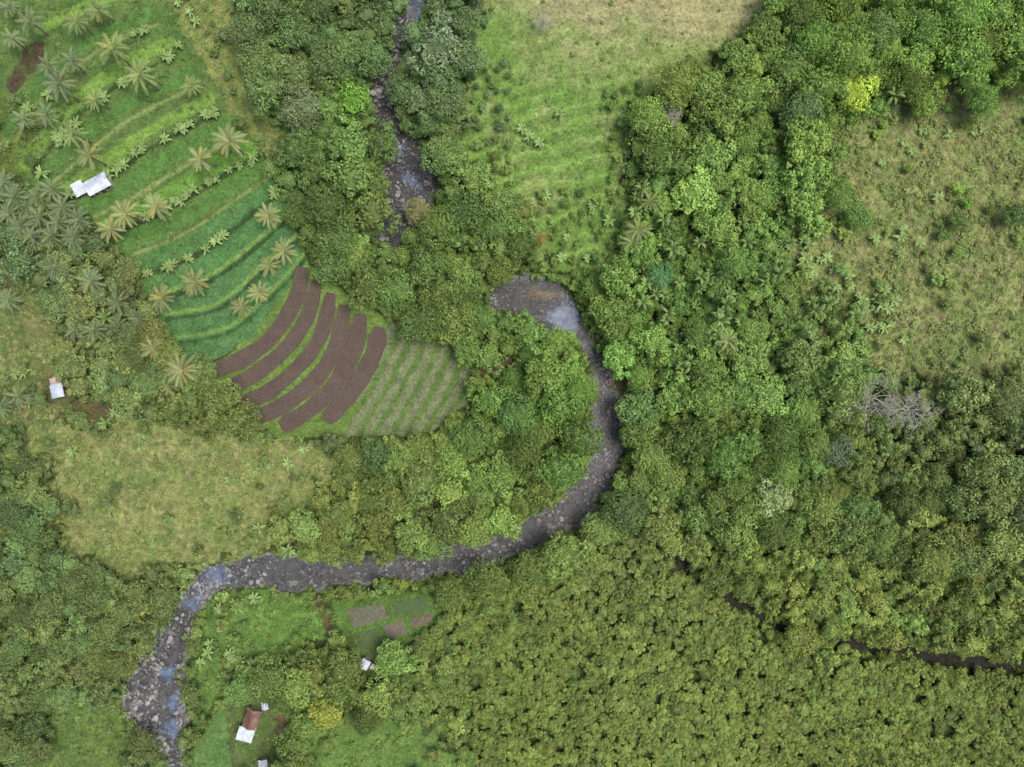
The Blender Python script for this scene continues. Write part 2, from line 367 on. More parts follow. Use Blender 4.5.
# garden beds
for pl,pc,lb in PLOTS:
    q=[np.array(p,float) for p in pl];V=[];F=[];n=9
    for a in range(n):
        for b in range(n):
            u=a/(n-1);v=b/(n-1);p=(q[0]*(1-u)+q[1]*u)*(1-v)+(q[3]*(1-u)+q[2]*u)*v;X,Y,Z=place(p[0],p[1]);edge=a in(0,n-1) or b in(0,n-1);V.append((float(X),float(Y),float(Z)+(-.1 if edge else .14)))
    for a in range(n-1):
        for b in range(n-1):i=a*n+b;F.append((i,i+1,i+n+1,i+n))
    me=mesh_from("garden_bed",V,np.array(F),False);me.materials.append(simple("garden_bed_soil",lin(pc)*.65,lin(pc)*1.3,1.8,.95,.8,.2))
    o=newobj("garden_bed",me);tag(o,lb,"garden bed",group="garden beds by the river",kind="structure")
# ---------------------------------------------------------------- ploughed strips
STRIPS=[([(303,267),(296,300),(270,339),(239,361),(212,371)],8.1),([(317,281),(307,318),(285,350),(251,377),(227,387)],7.5),
([(331,293),(323,331),(303,362),(270,391),(244,403)],7.5),([(345,305),(338,343),(318,377),(283,406),(253,418)],7.8),
([(361,314),(355,346),(336,384),(308,411),(281,427)],8.6),([(380,327),(373,356),(354,389),(326,421)],8.6)]
strip_px=[]
for i,(pts,hw) in enumerate(STRIPS):
    P=catmull(pts,9);strip_px.append((P,hw))
    X,Y,_=place(P[:,0],P[:,1]);Q=np.stack([X,Y],1);n=len(Q);t=np.linspace(0,1,n)
    half=hw*S*.97*(.62+.38*np.minimum(1,np.minimum(t*7,(1-t)*12)))*(1+.10*(vnoise(t*12,t*0+i,5)-.5)*2)
    me=ribbon("ploughed_soil_strip",Q,half,.24,9,conform=True,mat_=msoil,uvs=True)
    o=newobj("ploughed_terrace" ,me);tag(o,"curved strip of bare brown ploughed soil on terraced slope","terrace",group="curved ploughed terraces",kind="structure")
# ---------------------------------------------------------------- leaf geometry
def diamonds(pos,nrm,size,aspect,rg):
    n=len(pos);nrm=nrm/np.linalg.norm(nrm,axis=1,keepdims=True)
    r=rg.normal(size=(n,3));t=np.cross(nrm,r);t/=np.linalg.norm(t,axis=1,keepdims=True)+1e-9;b=np.cross(nrm,t)
    s=size[:,None]
    V=np.stack([pos+t*s,pos+b*s*aspect,pos-t*s,pos-b*s*aspect],1).reshape(-1,3)
    return V,np.arange(n*4).reshape(n,4)
def ico(sub=2):
    import bmesh
    bm=bmesh.new();bmesh.ops.create_icosphere(bm,subdivisions=sub,radius=1)
    V=np.array([v.co[:] for v in bm.verts]);F=np.array([[v.index for v in f.verts] for f in bm.faces]);bm.free();return V,F
I2=ico(2);I3=ico(3)
def tube(pts,rad,n=6):
    V=[];F=[]
    pts=[np.array(p,float) for p in pts]
    for i,p in enumerate(pts):
        a=pts[max(i-1,0)];b=pts[min(i+1,len(pts)-1)];d=b-a;d/=np.linalg.norm(d)+1e-9
        u=np.cross(d,[.3,.9,.1]);u/=np.linalg.norm(u)+1e-9;v=np.cross(d,u)
        for k in range(n):
            an=2*math.pi*k/n;V.append(p+(u*math.cos(an)+v*math.sin(an))*rad[i])
    for i in range(len(pts)-1):
        for k in range(n):
            F.append((i*n+k,i*n+(k+1)%n,(i+1)*n+(k+1)%n,(i+1)*n+k))
    return V,F
def join(parts):
    V=[];F=[];o=0
    for v,f in parts:
        V+=list(v);F+=[tuple(int(q)+o for q in ff) for ff in f];o+=len(v)
    return V,F
def crown_geo(seed,nc,per,leaf,hgtf=.6,zc=1.25,lob=.22,spread=.74,asp=.6,rmin=.17,rmax=.34):
    rg=np.random.default_rng(seed)
    P=[];Nn=[];Sz=[];Vr=[]
    ph=rg.uniform(0,6.28,3)
    for i in range(nc):
        u=(i+.5)/nc;el=math.asin(max(-.25,min(1,1-u*1.25)))+rg.normal()*.1;az=i*2.39996+rg.normal()*.3
        lobf=1+lob*(math.sin(2*az+ph[0])*.5+math.sin(3*az+ph[1])*.5)+rg.normal()*.09
        d=np.array([math.cos(el)*math.cos(az),math.cos(el)*math.sin(az),math.sin(el)])
        c=d*spread*lobf*np.array([1,1,hgtf])+np.array([0,0,zc]);c[2]+=rg.normal()*.08
        rc=rg.uniform(rmin,rmax);cv=np.clip(rg.normal(1,.17),.6,1.45);hue=rg.normal()*.035
        m=int(per*(rc/.26)**2)
        q=rg.normal(size=(m*2,3));q/=np.linalg.norm(q,axis=1,keepdims=True)
        o=d*.6+np.array([0,0,.6]);q=q[(q@o)>-.25][:m]
        P.append(c+q*rc*rg.uniform(.72,1.08,(len(q),1))*np.array([1,1,.8]));Nn.append(q+np.array([0,0,.2])+rg.normal(size=q.shape)*.38)
        Sz.append(leaf*rg.uniform(.6,1.35,len(q)))
        lv=cv*rg.uniform(.8,1.2,len(q));Vr.append(np.stack([lv*(1+hue),lv,lv*(1-hue)],1))
    P=np.concatenate(P);Nn=np.concatenate(Nn);Sz=np.concatenate(Sz);Vr=np.concatenate(Vr)
    V,F=diamonds(P,Nn,Sz,asp,rg);VC=np.repeat(Vr,4,0)
    iv,if_=I2;ivv=iv*np.array([.6,.6,.6*hgtf+.06])*(1+.3*(rg.random((len(iv),1))-.5))+np.array([0,0,zc-.04])
    return V,F,VC,ivv,if_
def crown_mesh(name,seed,trunk=False,**k):
    V,F,VC,iv,if_=crown_geo(seed,**k)
    faces=F.tolist()+[[a+len(V) for a in f] for f in if_.tolist()]
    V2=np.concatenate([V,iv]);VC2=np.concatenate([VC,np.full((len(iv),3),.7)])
    nf=len(faces)
    if trunk:
        tv,tf=tube([(0,0,-.15),(.02,0,.5),(0,.02,1.15)],[.07,.055,.04],5)
        faces+=[[a+len(V2) for a in f] for f in tf];V2=np.concatenate([V2,np.array(tv)]);VC2=np.concatenate([VC2,np.full((len(tv),3),.5)])
    me=bpy.data.meshes.new(name);me.from_pydata(V2.tolist(),[],faces);pcolor(me,"var",VC2)
    me.materials.append(mleaf);me.materials.append(mbark)
    if trunk:
        mi=np.zeros(len(faces),np.int32);mi[nf:]=1;me.polygons.foreach_set("material_index",mi)
    me.update();return me
SPEC=[dict(nc=46,per=60,leaf=.055),dict(nc=38,per=70,leaf=.062,lob=.35,rmin=.14,rmax=.3),dict(nc=60,per=44,leaf=.05,hgtf=.5,lob=.4),dict(nc=30,per=80,leaf=.07,lob=.45,hgtf=.7),
      dict(nc=70,per=40,leaf=.045,hgtf=.75),dict(nc=42,per=55,leaf=.075,asp=.35,lob=.4),dict(nc=52,per=50,leaf=.058,lob=.5,spread=.78,rmin=.12,rmax=.3),dict(nc=34,per=60,leaf=.09,asp=.4,lob=.35)]
CR=[crown_mesh("tree_crown_mesh",100+i,**s) for i,s in enumerate(SPEC)]
src=bpy.data.collections.new("forest_source")
for i,s in enumerate(SPEC):
    s2=dict(s);s2['nc']=int(s['nc']*.5);s2['per']=int(s['per']*.65);s2['leaf']=s['leaf']*1.35
    o=newobj("canopy_tree_%02d"%i,crown_mesh("canopy_tree_mesh",300+i,trunk=True,**s2),coll=src)
SH=[crown_mesh("shrub_mesh",500+i,nc=12,per=22,leaf=.16,hgtf=.7,zc=.35,lob=.5,asp=.4) for i in range(4)]
srcS=bpy.data.collections.new("shrub_source")
for i,m_ in enumerate(SH):newobj("low_shrub_%02d"%i,m_,coll=srcS)
def trunk_mesh(seed):
    rg=np.random.default_rng(seed);parts=[tube([(0,0,-.2),(.03,.01,.4),(0,.04,.8),(0,0,1.3)],[.085,.065,.05,.03],8)]
    for k in range(5):
        a=k*1.3+rg.random();z=.7+.12*k;parts.append(tube([(0,.02,z),(.25*math.cos(a),.25*math.sin(a),z+.2),(.5*math.cos(a),.5*math.sin(a),z+.38)],[.035,.025,.012],5))
    V,F=join(parts);me=bpy.data.meshes.new("tree_trunk_mesh");me.from_pydata([tuple(v) for v in V],[],F);me.materials.append(mbark);me.update();return me
TR=[trunk_mesh(i) for i in range(3)]
def tuft(seed,nb,spread,h):
    rg=np.random.default_rng(seed);V=[];F=[];VC=[]
    for i in range(nb):
        a=rg.uniform(0,6.28);r=rg.uniform(0,.35)*spread;x,y=r*math.cos(a),r*math.sin(a);b=a+rg.normal()*.6;l=rg.uniform(.5,1)*spread*.8;hh=h*rg.uniform(.5,1);w=.06
        c,s=math.cos(b),math.sin(b);nxx,nyy=-s*w,c*w
        o=len(V);V+=[(x-nxx,y-nyy,0),(x+nxx,y+nyy,0),(x+c*l*.5+nxx,y+s*l*.5+nyy,hh),(x+c*l*.5-nxx,y+s*l*.5-nyy,hh),(x+c*l,y+s*l,hh*.75)]
        F+=[(o,o+1,o+2,o+3),(o+3,o+2,o+4)];v=rg.uniform(.75,1.3);VC+=[(v,v,v)]*5
    me=bpy.data.meshes.new("grass_tuft_mesh");me.from_pydata(V,[],F);pcolor(me,"var",VC);me.materials.append(mleaf);me.update();return me
srcG=bpy.data.collections.new("grass_source")
for i in range(4):newobj("tuft_%02d"%i,tuft(i,18+3*i,1.0,.6),coll=srcG)
ROCK=[]
srcR=bpy.data.collections.new("stone_source")
for i in range(6):
    v,f=I3 if i<3 else I2;rg=np.random.default_rng(60+i);vv=v.copy()
    for k in range(9):
        dn=rg.normal(size=3);dn/=np.linalg.norm(dn);cut=rg.uniform(.62,.9);dd=vv@dn;m_=dd>cut;vv[m_]-=((dd[m_]-cut)*.85)[:,None]*dn
    vv*=np.array([1,rg.uniform(.65,.9),rg.uniform(.5,.7)])
    me=mesh_from("boulder_mesh",vv,f);me.materials.append(mstone);ROCK.append(me);newobj("stone_%02d"%i,me,coll=srcR)
# ---------------------------------------------------------------- GN scatter
def scatter(name,pts,yaw,scl,tint,idx,coll,label,cat):
    me=bpy.data.meshes.new(name);me.vertices.add(len(pts));me.vertices.foreach_set("co",np.asarray(pts,np.float32).ravel())
    pcolor(me,"tint",tint);pfloat(me,"yaw",yaw)
    a=me.attributes.new("scl",'FLOAT_VECTOR','POINT');a.data.foreach_set("vector",np.asarray(scl,np.float32).ravel())
    a=me.attributes.new("pick",'INT','POINT');a.data.foreach_set("value",np.asarray(idx,np.int32))
    o=newobj(name,me);tag(o,label,cat,kind="stuff")
    ng=bpy.data.node_groups.new(name+"_nodes",'GeometryNodeTree')
    ng.interface.new_socket("Geometry",in_out='INPUT',socket_type='NodeSocketGeometry');ng.interface.new_socket("Geometry",in_out='OUTPUT',socket_type='NodeSocketGeometry')
    N=ng.nodes.new;L=ng.links.new
    gi=N("NodeGroupInput");go=N("NodeGroupOutput");ip=N("GeometryNodeInstanceOnPoints");ci=N("GeometryNodeCollectionInfo")
    ci.inputs[0].default_value=coll;ci.inputs["Separate Children"].default_value=True;ci.inputs["Reset Children"].default_value=True
    def na(n,t):
        q=N("GeometryNodeInputNamedAttribute");q.data_type=t;q.inputs[0].default_value=n;return q.outputs[0]
    cx=N("ShaderNodeCombineXYZ");L(na("yaw",'FLOAT'),cx.inputs[2])
    er=N("FunctionNodeEulerToRotation");L(cx.outputs[0],er.inputs[0])
    L(gi.outputs[0],ip.inputs["Points"]);L(ci.outputs[0],ip.inputs["Instance"]);ip.inputs["Pick Instance"].default_value=True
    L(na("pick",'INT'),ip.inputs["Instance Index"]);L(er.outputs[0],ip.inputs["Rotation"]);L(na("scl",'FLOAT_VECTOR'),ip.inputs["Scale"])
    L(ip.outputs[0],go.inputs[0]);md=o.modifiers.new("scatter",'NODES');md.node_group=ng
    return o
# ---------------------------------------------------------------- canopy colour map
ANC=np.array([(280,60,94,116,66),(440,50,90,112,74),(350,110,86,116,56),(410,20,82,106,62),(440,260,90,116,56),(540,240,98,118,58),(340,250,90,116,58),(470,300,86,110,52),
(700,60,96,120,58),(800,60,98,128,54),(950,40,98,128,54),(860,100,104,132,56),(700,150,102,130,60),(750,220,98,126,58),(620,300,94,130,56),(660,250,94,126,56),(740,330,104,134,64),(830,340,106,132,68),
(700,450,92,120,52),(800,450,90,116,54),(950,440,96,114,66),(900,500,100,120,60),(640,520,104,120,64),(540,430,88,118,50),(430,470,94,116,54),(380,520,102,118,58),(520,500,92,116,54),
(620,620,106,124,58),(760,640,106,124,56),(700,720,110,128,58),(900,720,107,125,56),(500,650,102,120,52),(880,600,107,125,60),(420,640,94,116,54),
(30,250,90,112,68),(20,130,92,114,62),(40,600,88,108,60),(60,670,92,112,62),(20,480,88,108,60),(60,350,98,114,66),(150,620,98,114,66),(250,620,102,126,62),(300,660,90,112,54),(350,700,96,118,56),(240,400,92,112,56),(120,40,90,112,60),(250,480,106,118,64)],float)
def canopy(px,py):
    d2=(px-ANC[:,0])**2+(py-ANC[:,1])**2;w=np.exp(-d2/(2*55**2))+1e-5/(d2+1)*100
    return (w[:,None]*ANC[:,2:]).sum(0)/w.sum()
FINE=[(440,600),(560,560),(640,520),(700,575),(800,640),(1024,680),(1250,700),(1250,950),(330,950),(380,720),(400,650)]
MIDF=[(640,500),(700,530),(900,560),(1250,580),(1250,720),(1024,660),(800,630),(700,560)]
rx=np.arange(-170,1194,2.0);ry=np.arange(-130,897,2.0);RX,RY=np.meshgrid(rx,ry)
ux,uy,uz=place(RX.ravel(),RY.ravel());ev_=samp(DE,ux,uy)
_,fr=cover(RX.ravel(),RY.ravel(),ev_);FR=fr.reshape(RX.shape);EV=ev_.reshape(RX.shape);EV2=samp(DE2,ux,uy).reshape(RX.shape)
def lab(px,py):
    i=int(np.clip((px+170)/2,0,len(rx)-1));j=int(np.clip((py+130)/2,0,len(ry)-1));return FR[j,i],EV[j,i],EV2[j,i]
# ---------------------------------------------------------------- dart throwing
cell={};PL=[]
def ok(x,y,r,f):
    cx,cy=int(x//40),int(y//40)
    for a in (-1,0,1):
        for b in (-1,0,1):
            for (u,v,q) in cell.get((cx+a,cy+b),()):
                if (u-x)**2+(v-y)**2<(f*(q+r))**2:return False
    return True
def add(x,y,r,c,flag=0):
    cell.setdefault((int(x//40),int(y//40)),[]).append((x,y,r))
    if flag!=2:PL.append((x,y,r,c,flag))
def free(x,y,r,fld=None):
    kf=.35;kr=.25 if y<250 else .3 if 320<y<370 else .5
    for k in range(9):
        a=k*math.pi/4;q=0 if k==8 else r
        f,e,e2=lab(x+kf*q*math.cos(a),y+kf*q*math.sin(a))
        if fld is None:
            if f>=0 and not(f==12 and y<368):return False
        elif f>=0 and f not in fld:return False
        f,e,e2=lab(x+kr*q*math.cos(a),y+kr*q*math.sin(a))
        if f in(8,13,14,15):return False
        _,_,e2=lab(x+.6*q*math.cos(a),y+.6*q*math.sin(a))
        if e2<-.1:return False
        if e<.2:
            if 246<y<306 and 378<x<490:continue
            return False
    return True
HAND=[(857,92,17,(142,168,52)),(325,716,13,(130,140,56)),(352,98,17,(92,134,46)),(840,452,14,(84,104,78)),(660,276,12,(84,126,78)),(775,500,17,(118,138,88)),(768,192,15,(102,136,60)),
(541,238,6,(132,116,64)),(805,108,17,(94,118,72)),(440,45,24,(92,112,80)),(421,98,15,(90,110,72)),(300,108,19,(100,118,80)),(290,72,18,(98,118,70)),(245,30,16,(92,112,68)),(330,60,20,(90,112,62)),
(395,290,18,(92,122,60)),(620,278,18,(104,136,62)),(860,215,12,(88,122,56)),(640,410,18,(90,118,64)),(730,455,19,(84,116,52)),(560,400,20,(86,118,50)),(490,400,16,(86,118,50)),(418,212,13,(124,126,80)),(985,100,14,(96,130,56)),(15,262,17,(84,108,68)),(700,520,15,(98,124,62)),(920,60,16,(108,138,58)),(880,30,17,(98,124,66)),(960,220,8,(86,112,56)),(1018,215,10,(84,108,60)),(560,470,20,(84,114,50)),(470,440,18,(86,114,52)),(975,80,13,(98,130,58))]
for x,y,r in[(876,398,14),(916,412,12),(365,664,12),(390,622,16)]:add(x,y,r,None,2)
for x,y,r,c in HAND:add(x,y,r,c,1)
BAN=[]
def bline(pts,n,j):
    P=catmull(pts,10)
    for k in range(n):
        q=P[int(rng.integers(0,len(P)))];BAN.append((q[0]+rng.normal()*j,q[1]+rng.normal()*j))
for cx,cy,sx,sy,nn in [(720,310,42,34,36),(690,350,26,16,12),(645,215,10,30,10),(830,310,26,26,20),(700,240,26,26,8),(870,310,18,20,20),(806,262,16,22,14),(925,130,44,18,12),(560,130,30,12,5),(385,590,20,4,4),(200,640,8,14,6),(230,660,14,10,7),(95,270,15,12,6),(110,320,15,15,6),(560,225,25,22,8),(890,240,50,45,12),(20,380,14,10,5),(255,540,30,10,4),(230,600,30,8,7),(100,440,30,14,5),(180,25,6,20,5),(290,480,40,30,8)]:
    for k in range(nn):BAN.append((rng.normal(cx,sx),rng.normal(cy,sy)))
bline([(66,196),(112,172),(160,139),(216,110)],20,2);bline([(118,230),(162,210),(214,180),(258,153)],20,2);bline([(148,272),(200,252),(250,214),(278,190)],16,2);bline([(40,172),(67,127),(116,86),(170,56)],16,2.5);bline([(10,140),(46,90),(100,46),(150,24)],10,3)
BOK=[]
for x,y in BAN:
    f,e_,e2_=lab(x,y)
    if e_<.5 or e2_<.5 or f in(8,13,14,15) or len(BOK)>=298:continue
    if f<0:
        if not ok(x,y,3.4,.9):continue
        add(x,y,3.4,None,2)
    BOK.append((x,y,f))
FA=lambda x,y:bool(inpoly(np.array([x]),np.array([y]),FINE)[0])
MA=lambda x,y:bool(inpoly(np.array([x]),np.array([y]),MIDF)[0])
def throw(n,r0,r1,f,cond=None,fld=None,box=None):
    b=box or(-90,1114,-80,847)
    X=rng.uniform(b[0],b[1],n);Y=rng.uniform(b[2],b[3],n);R=rng.uniform(r0,r1,n)
    for x,y,r in zip(X,Y,R):
        if cond and not cond(x,y,r):continue
        if not ok(x,y,r,f):continue
        if not free(x,y,r,fld):continue
        fa=FA(x,y)
        c=canopy(x,y);j=np.clip(rng.normal(0,.055 if fa else .09),-.2,.16)+.14*(fbm(np.array(x/45.),np.array(y/45.),333,3)-.5);k=rng.normal(0,.02 if fa else .03);c=c*(1+j)*np.array([1+k,1,1-k*.5])
        if rng.random()<.05:c=c*np.array([.9,.92,1.02])
        add(x,y,r,tuple(c))
throw(5000,15,21,.74,lambda x,y,r:not FA(x,y) and not MA(x,y) and x>200 and vnoise(x/60,y/60,5)>.4)
throw(1200,8.5,11,.9,lambda x,y,r:FA(x,y) and vnoise(x/50,y/50,15)>.6)
throw(14000,9.5,14.5,.72,lambda x,y,r:not FA(x,y) and not(MA(x,y) and r>12))
throw(20000,5.0,9,.64,lambda x,y,r:not FA(x,y) or r<6.6)
throw(34000,3.8,5.8,.56)
throw(20000,2.8,4.2,.56)
throw(2600,3.5,7.5,1.0,lambda x,y,r:fbm(np.array(x/38.),np.array(y/38.),222,3)>.53,fld=(3,4,5,6,7,1,11))
throw(300,3,6,1.0,lambda x,y,r:True,fld=(3,4,7,2,-1),box=(470,640,190,290))
throw(160,3,6,1.1,lambda x,y,r:True,fld=(2,),box=(468,510,60,215))
throw(160,3,6,1.1,lambda x,y,r:True,fld=(2,),box=(606,640,80,260))
print("TREES",len(PL))
TG="forest trees"
order=[i for i,p in enumerate(PL) if -5<p[0]<1029 and -5<p[1]<772]
order.sort(key=lambda i:-PL[i][2]-100*PL[i][4]);solo=set(order[:300])
def rlabel(c,x,y,e):
    r,g_,b=c
    if g_>138 and b<60:a="bright yellow green"
    elif b>74:a="bluish grey green"
    elif g_<104:a="dark green"
    elif r>.84*g_:a="olive green"
    else:a="mid green"
    return a+" leafy jungle tree "+("on the river bank" if e<5 else "in dense forest")
WARM=np.array([1.03,1.0,.87])
def desat(t,k=.91):
    l=t@np.array([.25,.65,.1]);return l+(t-l)*k
st=dict(p=[],y=[],s=[],t=[],i=[])
for i,(x,y,r,c,fl) in enumerate(PL):
    rm=r*S*1.13;hs=rng.uniform(.85,1.2);fa=FA(x,y)
    if fa:hs=rng.uniform(.85,1.1);rm*=1.07
    X,Y,Z=place(x,y,rm*hs*1.45);X=float(X);Y=float(Y);Z=float(Z)-.2
    t=desat(lin(np.clip(c,20,250))*1.62*WARM,.9 if fa else .92);yaw=rng.uniform(0,6.28);v=int(rng.integers(0,8))
    if r>12 and v==7:v=4
    if i in solo:
        e=newobj("broadleaf_tree",None);e.empty_display_size=.5;e.location=(X,Y,Z);e.scale=(rm,rm,rm*hs);e.rotation_euler=(0,0,yaw)
        tag(e,rlabel(c,x,y,float(samp(DE,X,Y))),"tree",group=TG)
        k=newobj("crown",CR[v],e);k["tint"]=[float(q) for q in t]
        newobj("trunk",TR[i%3],e)
    else:
        if fa:Z+=(4.6-r)*.25*1.2
        st['p'].append((X,Y,Z));st['y'].append(yaw);st['s'].append((rm,rm*rng.uniform(.8,1.1),rm*hs));st['t'].append(t);st['i'].append(v)
scatter("forest_canopy",st['p'],st['y'],st['s'],st['t'],st['i'],src,"dense mass of smaller jungle trees covering the valley","forest")
# ---------------------------------------------------------------- shrubs
SHP=[]
n=32000;X=rng.uniform(-90,1114,n);Y=rng.uniform(-80,847,n)
for x,y in zip(X,Y):
    f,e,e2=lab(x,y)
    if e<-.3 or e2<-.3 or f in(8,14,15):continue
    if (e<2.5 or e2<1) and f not in(12,):
        if rng.random()<.8*(1 if e>.3 else .45):SHP.append((x,y,rng.uniform(1.6,4.4),f))
        continue
    if f<0:
        if rng.random()<.11 and not FA(x,y):SHP.append((x,y,rng.uniform(2,4),f))
    else:
        cl=.3+1.6*float(vnoise(x/22,y/22,9))**2
        if rng.random()<FIELDS[f][5]*cl*.85:SHP.append((x,y,rng.uniform(1.2,3.6)*(.45 if f==13 else 1 if f not in(0,2) else .7),f))
for pl,_,_ in PLOTS:
    P=catmull(pl+[pl[0]],6)
    for q in P[::2]:SHP.append((q[0]+rng.normal()*.6,q[1]+rng.normal()*.6,rng.uniform(.8,1.3),8))
inview=[i for i,p in enumerate(SHP) if 0<p[0]<1024 and 0<p[1]<767 and p[3]>=0]
inview.sort(key=lambda i:-SHP[i][2]);solo=set(inview[:300])
st=dict(p=[],y=[],s=[],t=[],i=[])
for i,(x,y,r,f) in enumerate(SHP):
    rm=r*S*1.2;X_,Y_,Z_=place(x,y,rm*.5);c=canopy(x,y)*rng.uniform(.92,1.2)
    if f in(3,4,5):c=c*.3+np.array([124,134,80])*.7*rng.uniform(.86,1.14)
    t=desat(lin(np.clip(c,20,250))*1.45*WARM);yaw=rng.uniform(0,6.28);v=int(rng.integers(0,4))
    if i in solo:
        o=newobj("shrub",SH[v]);o.location=(float(X_),float(Y_),float(Z_)-.1);o.scale=(rm,rm,rm);o.rotation_euler=(0,0,yaw)
        o["tint"]=[float(q) for q in t];tag(o,"low green shrub growing in rough grass","shrub",group="scattered shrubs")
    else:
        st['p'].append((float(X_),float(Y_),float(Z_)-.1));st['y'].append(yaw);st['s'].append((rm,rm,rm));st['t'].append(t);st['i'].append(v)
scatter("undergrowth",st['p'],st['y'],st['s'],st['t'],st['i'],srcS,"low tangled undergrowth and small bushes","undergrowth")
# ---------------------------------------------------------------- grass tufts
n=90000;X=rng.uniform(-90,1114,n);Y=rng.uniform(-80,847,n)
wx,wy,wz=place(X,Y);ee=samp(DE,wx,wy);cc,ff=cover(X,Y,ee)
tf=np.array([q[6] for q in FIELDS]+[.03])[ff]
keep=(rng.random(n)<tf*.5*(.35+1.3*vnoise(X/9,Y/9,77)))&(ee>.3)
for P,hw in strip_px:
    dd,_=polydist(X,Y,P);keep&=dd>hw+1.0
for pl,_,_ in PLOTS:keep&=~inpoly(X,Y,pl)
X=X[keep];wx=wx[keep];wy=wy[keep];wz=wz[keep];cc=cc[keep];ff=ff[keep];n=len(X)
s=rng.uniform(.35,.95,n)*S*4*.75;s=np.where(np.isin(ff,[0,13,15,14,10,8]),s*.45,s);s=np.where(np.isin(ff,[3,4,5]),s*1.35,s)
cc=cc*rng.uniform(.85,1.4,(n,1))*(1+rng.normal(0,.04,(n,1))*np.array([1,0,-.5]))
straw=(rng.random(n)<.24)&np.isin(ff,[1,3,4,5]);cc[straw]=lin((168,164,116))*rng.uniform(.8,1.15,(int(straw.sum()),1))
dk_=(rng.random(n)<.12)&np.isin(ff,[3,4,5,7]);cc[dk_]*=.65
scatter("grass_tufts",np.stack([wx,wy,wz-.03],1),rng.uniform(0,6.28,n),np.stack([s,s,s*.8],1),cc,rng.integers(0,4,n),srcG,"tall grass and weeds covering the open fields","grass")
print("TUFTS",n,"SHRUBS",len(SHP))
# ---------------------------------------------------------------- palms
def frond(rg,az,L0,el,V,F,VC,nl=20,wd=.62):
    pts=[];p=np.array([0,0,0.]);e=el
    seg=nl
    for i in range(seg+1):
        pts.append(p.copy());d=np.array([math.cos(e)*math.cos(az),math.cos(e)*math.sin(az),math.sin(e)]);p=p+d*L0/seg;e-=rg.uniform(.055,.085)
    side=np.array([-math.sin(az),math.cos(az),0]);v=rg.uniform(.8,1.2)
    if rg.random()<.15:col=(v*1.25,v*1.02,v*.8)
    else:col=(v,v,v)
    for i in range(seg):
        o=len(V);w=.05*(1-i/seg)+.015
        V+=[pts[i]-side*w,pts[i]+side*w,pts[i+1]+side*w*.8,pts[i+1]-side*w*.8];F.append((o,o+1,o+2,o+3));VC+=[tuple(1.3*q for q in col)]*4
    for i in range(2,seg+1):
        t=i/seg;l=wd*L0*.32*(math.sin(math.pi*min(1,t*.85+.12))**.7)
        fw=(pts[i]-pts[i-1]);fw/=np.linalg.norm(fw)
        for sg in(-1,1):
            d=side*sg*.82+fw*.6+np.array([0,0,-.25+rg.normal()*.12]);d/=np.linalg.norm(d);o=len(V);w=fw*.055
            V+=[pts[i]-w,pts[i]+w,pts[i]+d*l*.6+w*1.1+np.array([0,0,-.02]),pts[i]+d*l+np.array([0,0,-.12*l])];F.append((o,o+1,o+2,o+3));q=rg.uniform(.85,1.15);VC+=[tuple(q*z for z in col)]*4
def palm_crown(seed,nf=20):
    rg=np.random.default_rng(seed);V=[];F=[];VC=[]
    for i in range(nf):frond(rg,i*2.39996+rg.normal()*.15,rg.uniform(3.2,4.4),rg.uniform(.1,.9) if i<nf*.7 else rg.uniform(.8,1.3),V,F,VC)
    me=bpy.data.meshes.new("palm_crown_mesh");me.from_pydata([tuple(v) for v in V],[],F);pcolor(me,"var",VC);me.materials.append(mpalm);me.update();return me
PC=[palm_crown(i,17+i) for i in range(5)]
tv,tf_=tube([(0,0,-.4),(.15,.05,2),(.25,.05,4.5),(.1,0,6.6),(0,0,7.6)],[.24,.19,.16,.14,.13],8)
PT=bpy.data.meshes.new("palm_trunk_mesh");PT.from_pydata([tuple(v) for v in tv],[],tf_);PT.materials.append(mpalmbark);PT.update()
cv=[]
for k in range(7):
    a=k*.9;cv.append((I2[0]*.14+np.array([.26*math.cos(a),.26*math.sin(a),-.2]),I2[1]))
v_,f_=join(cv);CN=bpy.data.meshes.new("coconuts_mesh");CN.from_pydata([tuple(v) for v in v_],[],f_);CN.materials.append(simple("coconut_husk",lin((110,110,50)),lin((130,100,60)),3));CN.update()
PALMS=[(113,52,1,0),(142,76,1,0),(190,86,.8,0),(78,22,.9,0),(58,88,1,1),(90,156,1,2),(74,132,.9,0),(47,112,.9,1),(62,206,.9,1),(15,197,.9,1),(40,217,.9,1),(72,236,.9,1),(110,229,.95,2),(129,216,.95,2),(152,208,1,2),
(206,157,.95,2),(230,143,1,2),(266,216,.8,2),(243,308,.8,2),(256,291,.85,2),(268,266,.85,2),(284,250,.85,2),(196,284,1.05,2),(166,296,.9,2),(86,281,.9,1),(118,301,.85,1),(118,328,.85,1),(154,346,1,2),(184,374,1,2),
(72,332,.8,1),(30,22,.9,1),(70,62,.8,1),(22,226,.9,1),(4,182,.8,1),(52,238,.8,1),(20,396,.8,1),(4,404,.8,1),(30,258,.8,1),(640,228,.8,0),(630,245,.8,0),(728,338,.8,0),(8,300,.8,1),(52,268,.8,1),(98,100,.8,0),(12,40,.8,1),(24,120,.8,1),(35,196,.8,1),(50,190,.8,1),(8,215,.8,1),(60,222,.8,1),(30,240,.8,1),(78,218,.8,1),(212,392,.7,2),(170,385,.8,2),(10,8,.8,1),(652,205,.7,0),(100,8,.8,0),(96,332,.8,1),(140,318,.8,1),(48,66,.8,1)]
PCOL=[(120,136,82),(108,124,86),(134,140,90)]
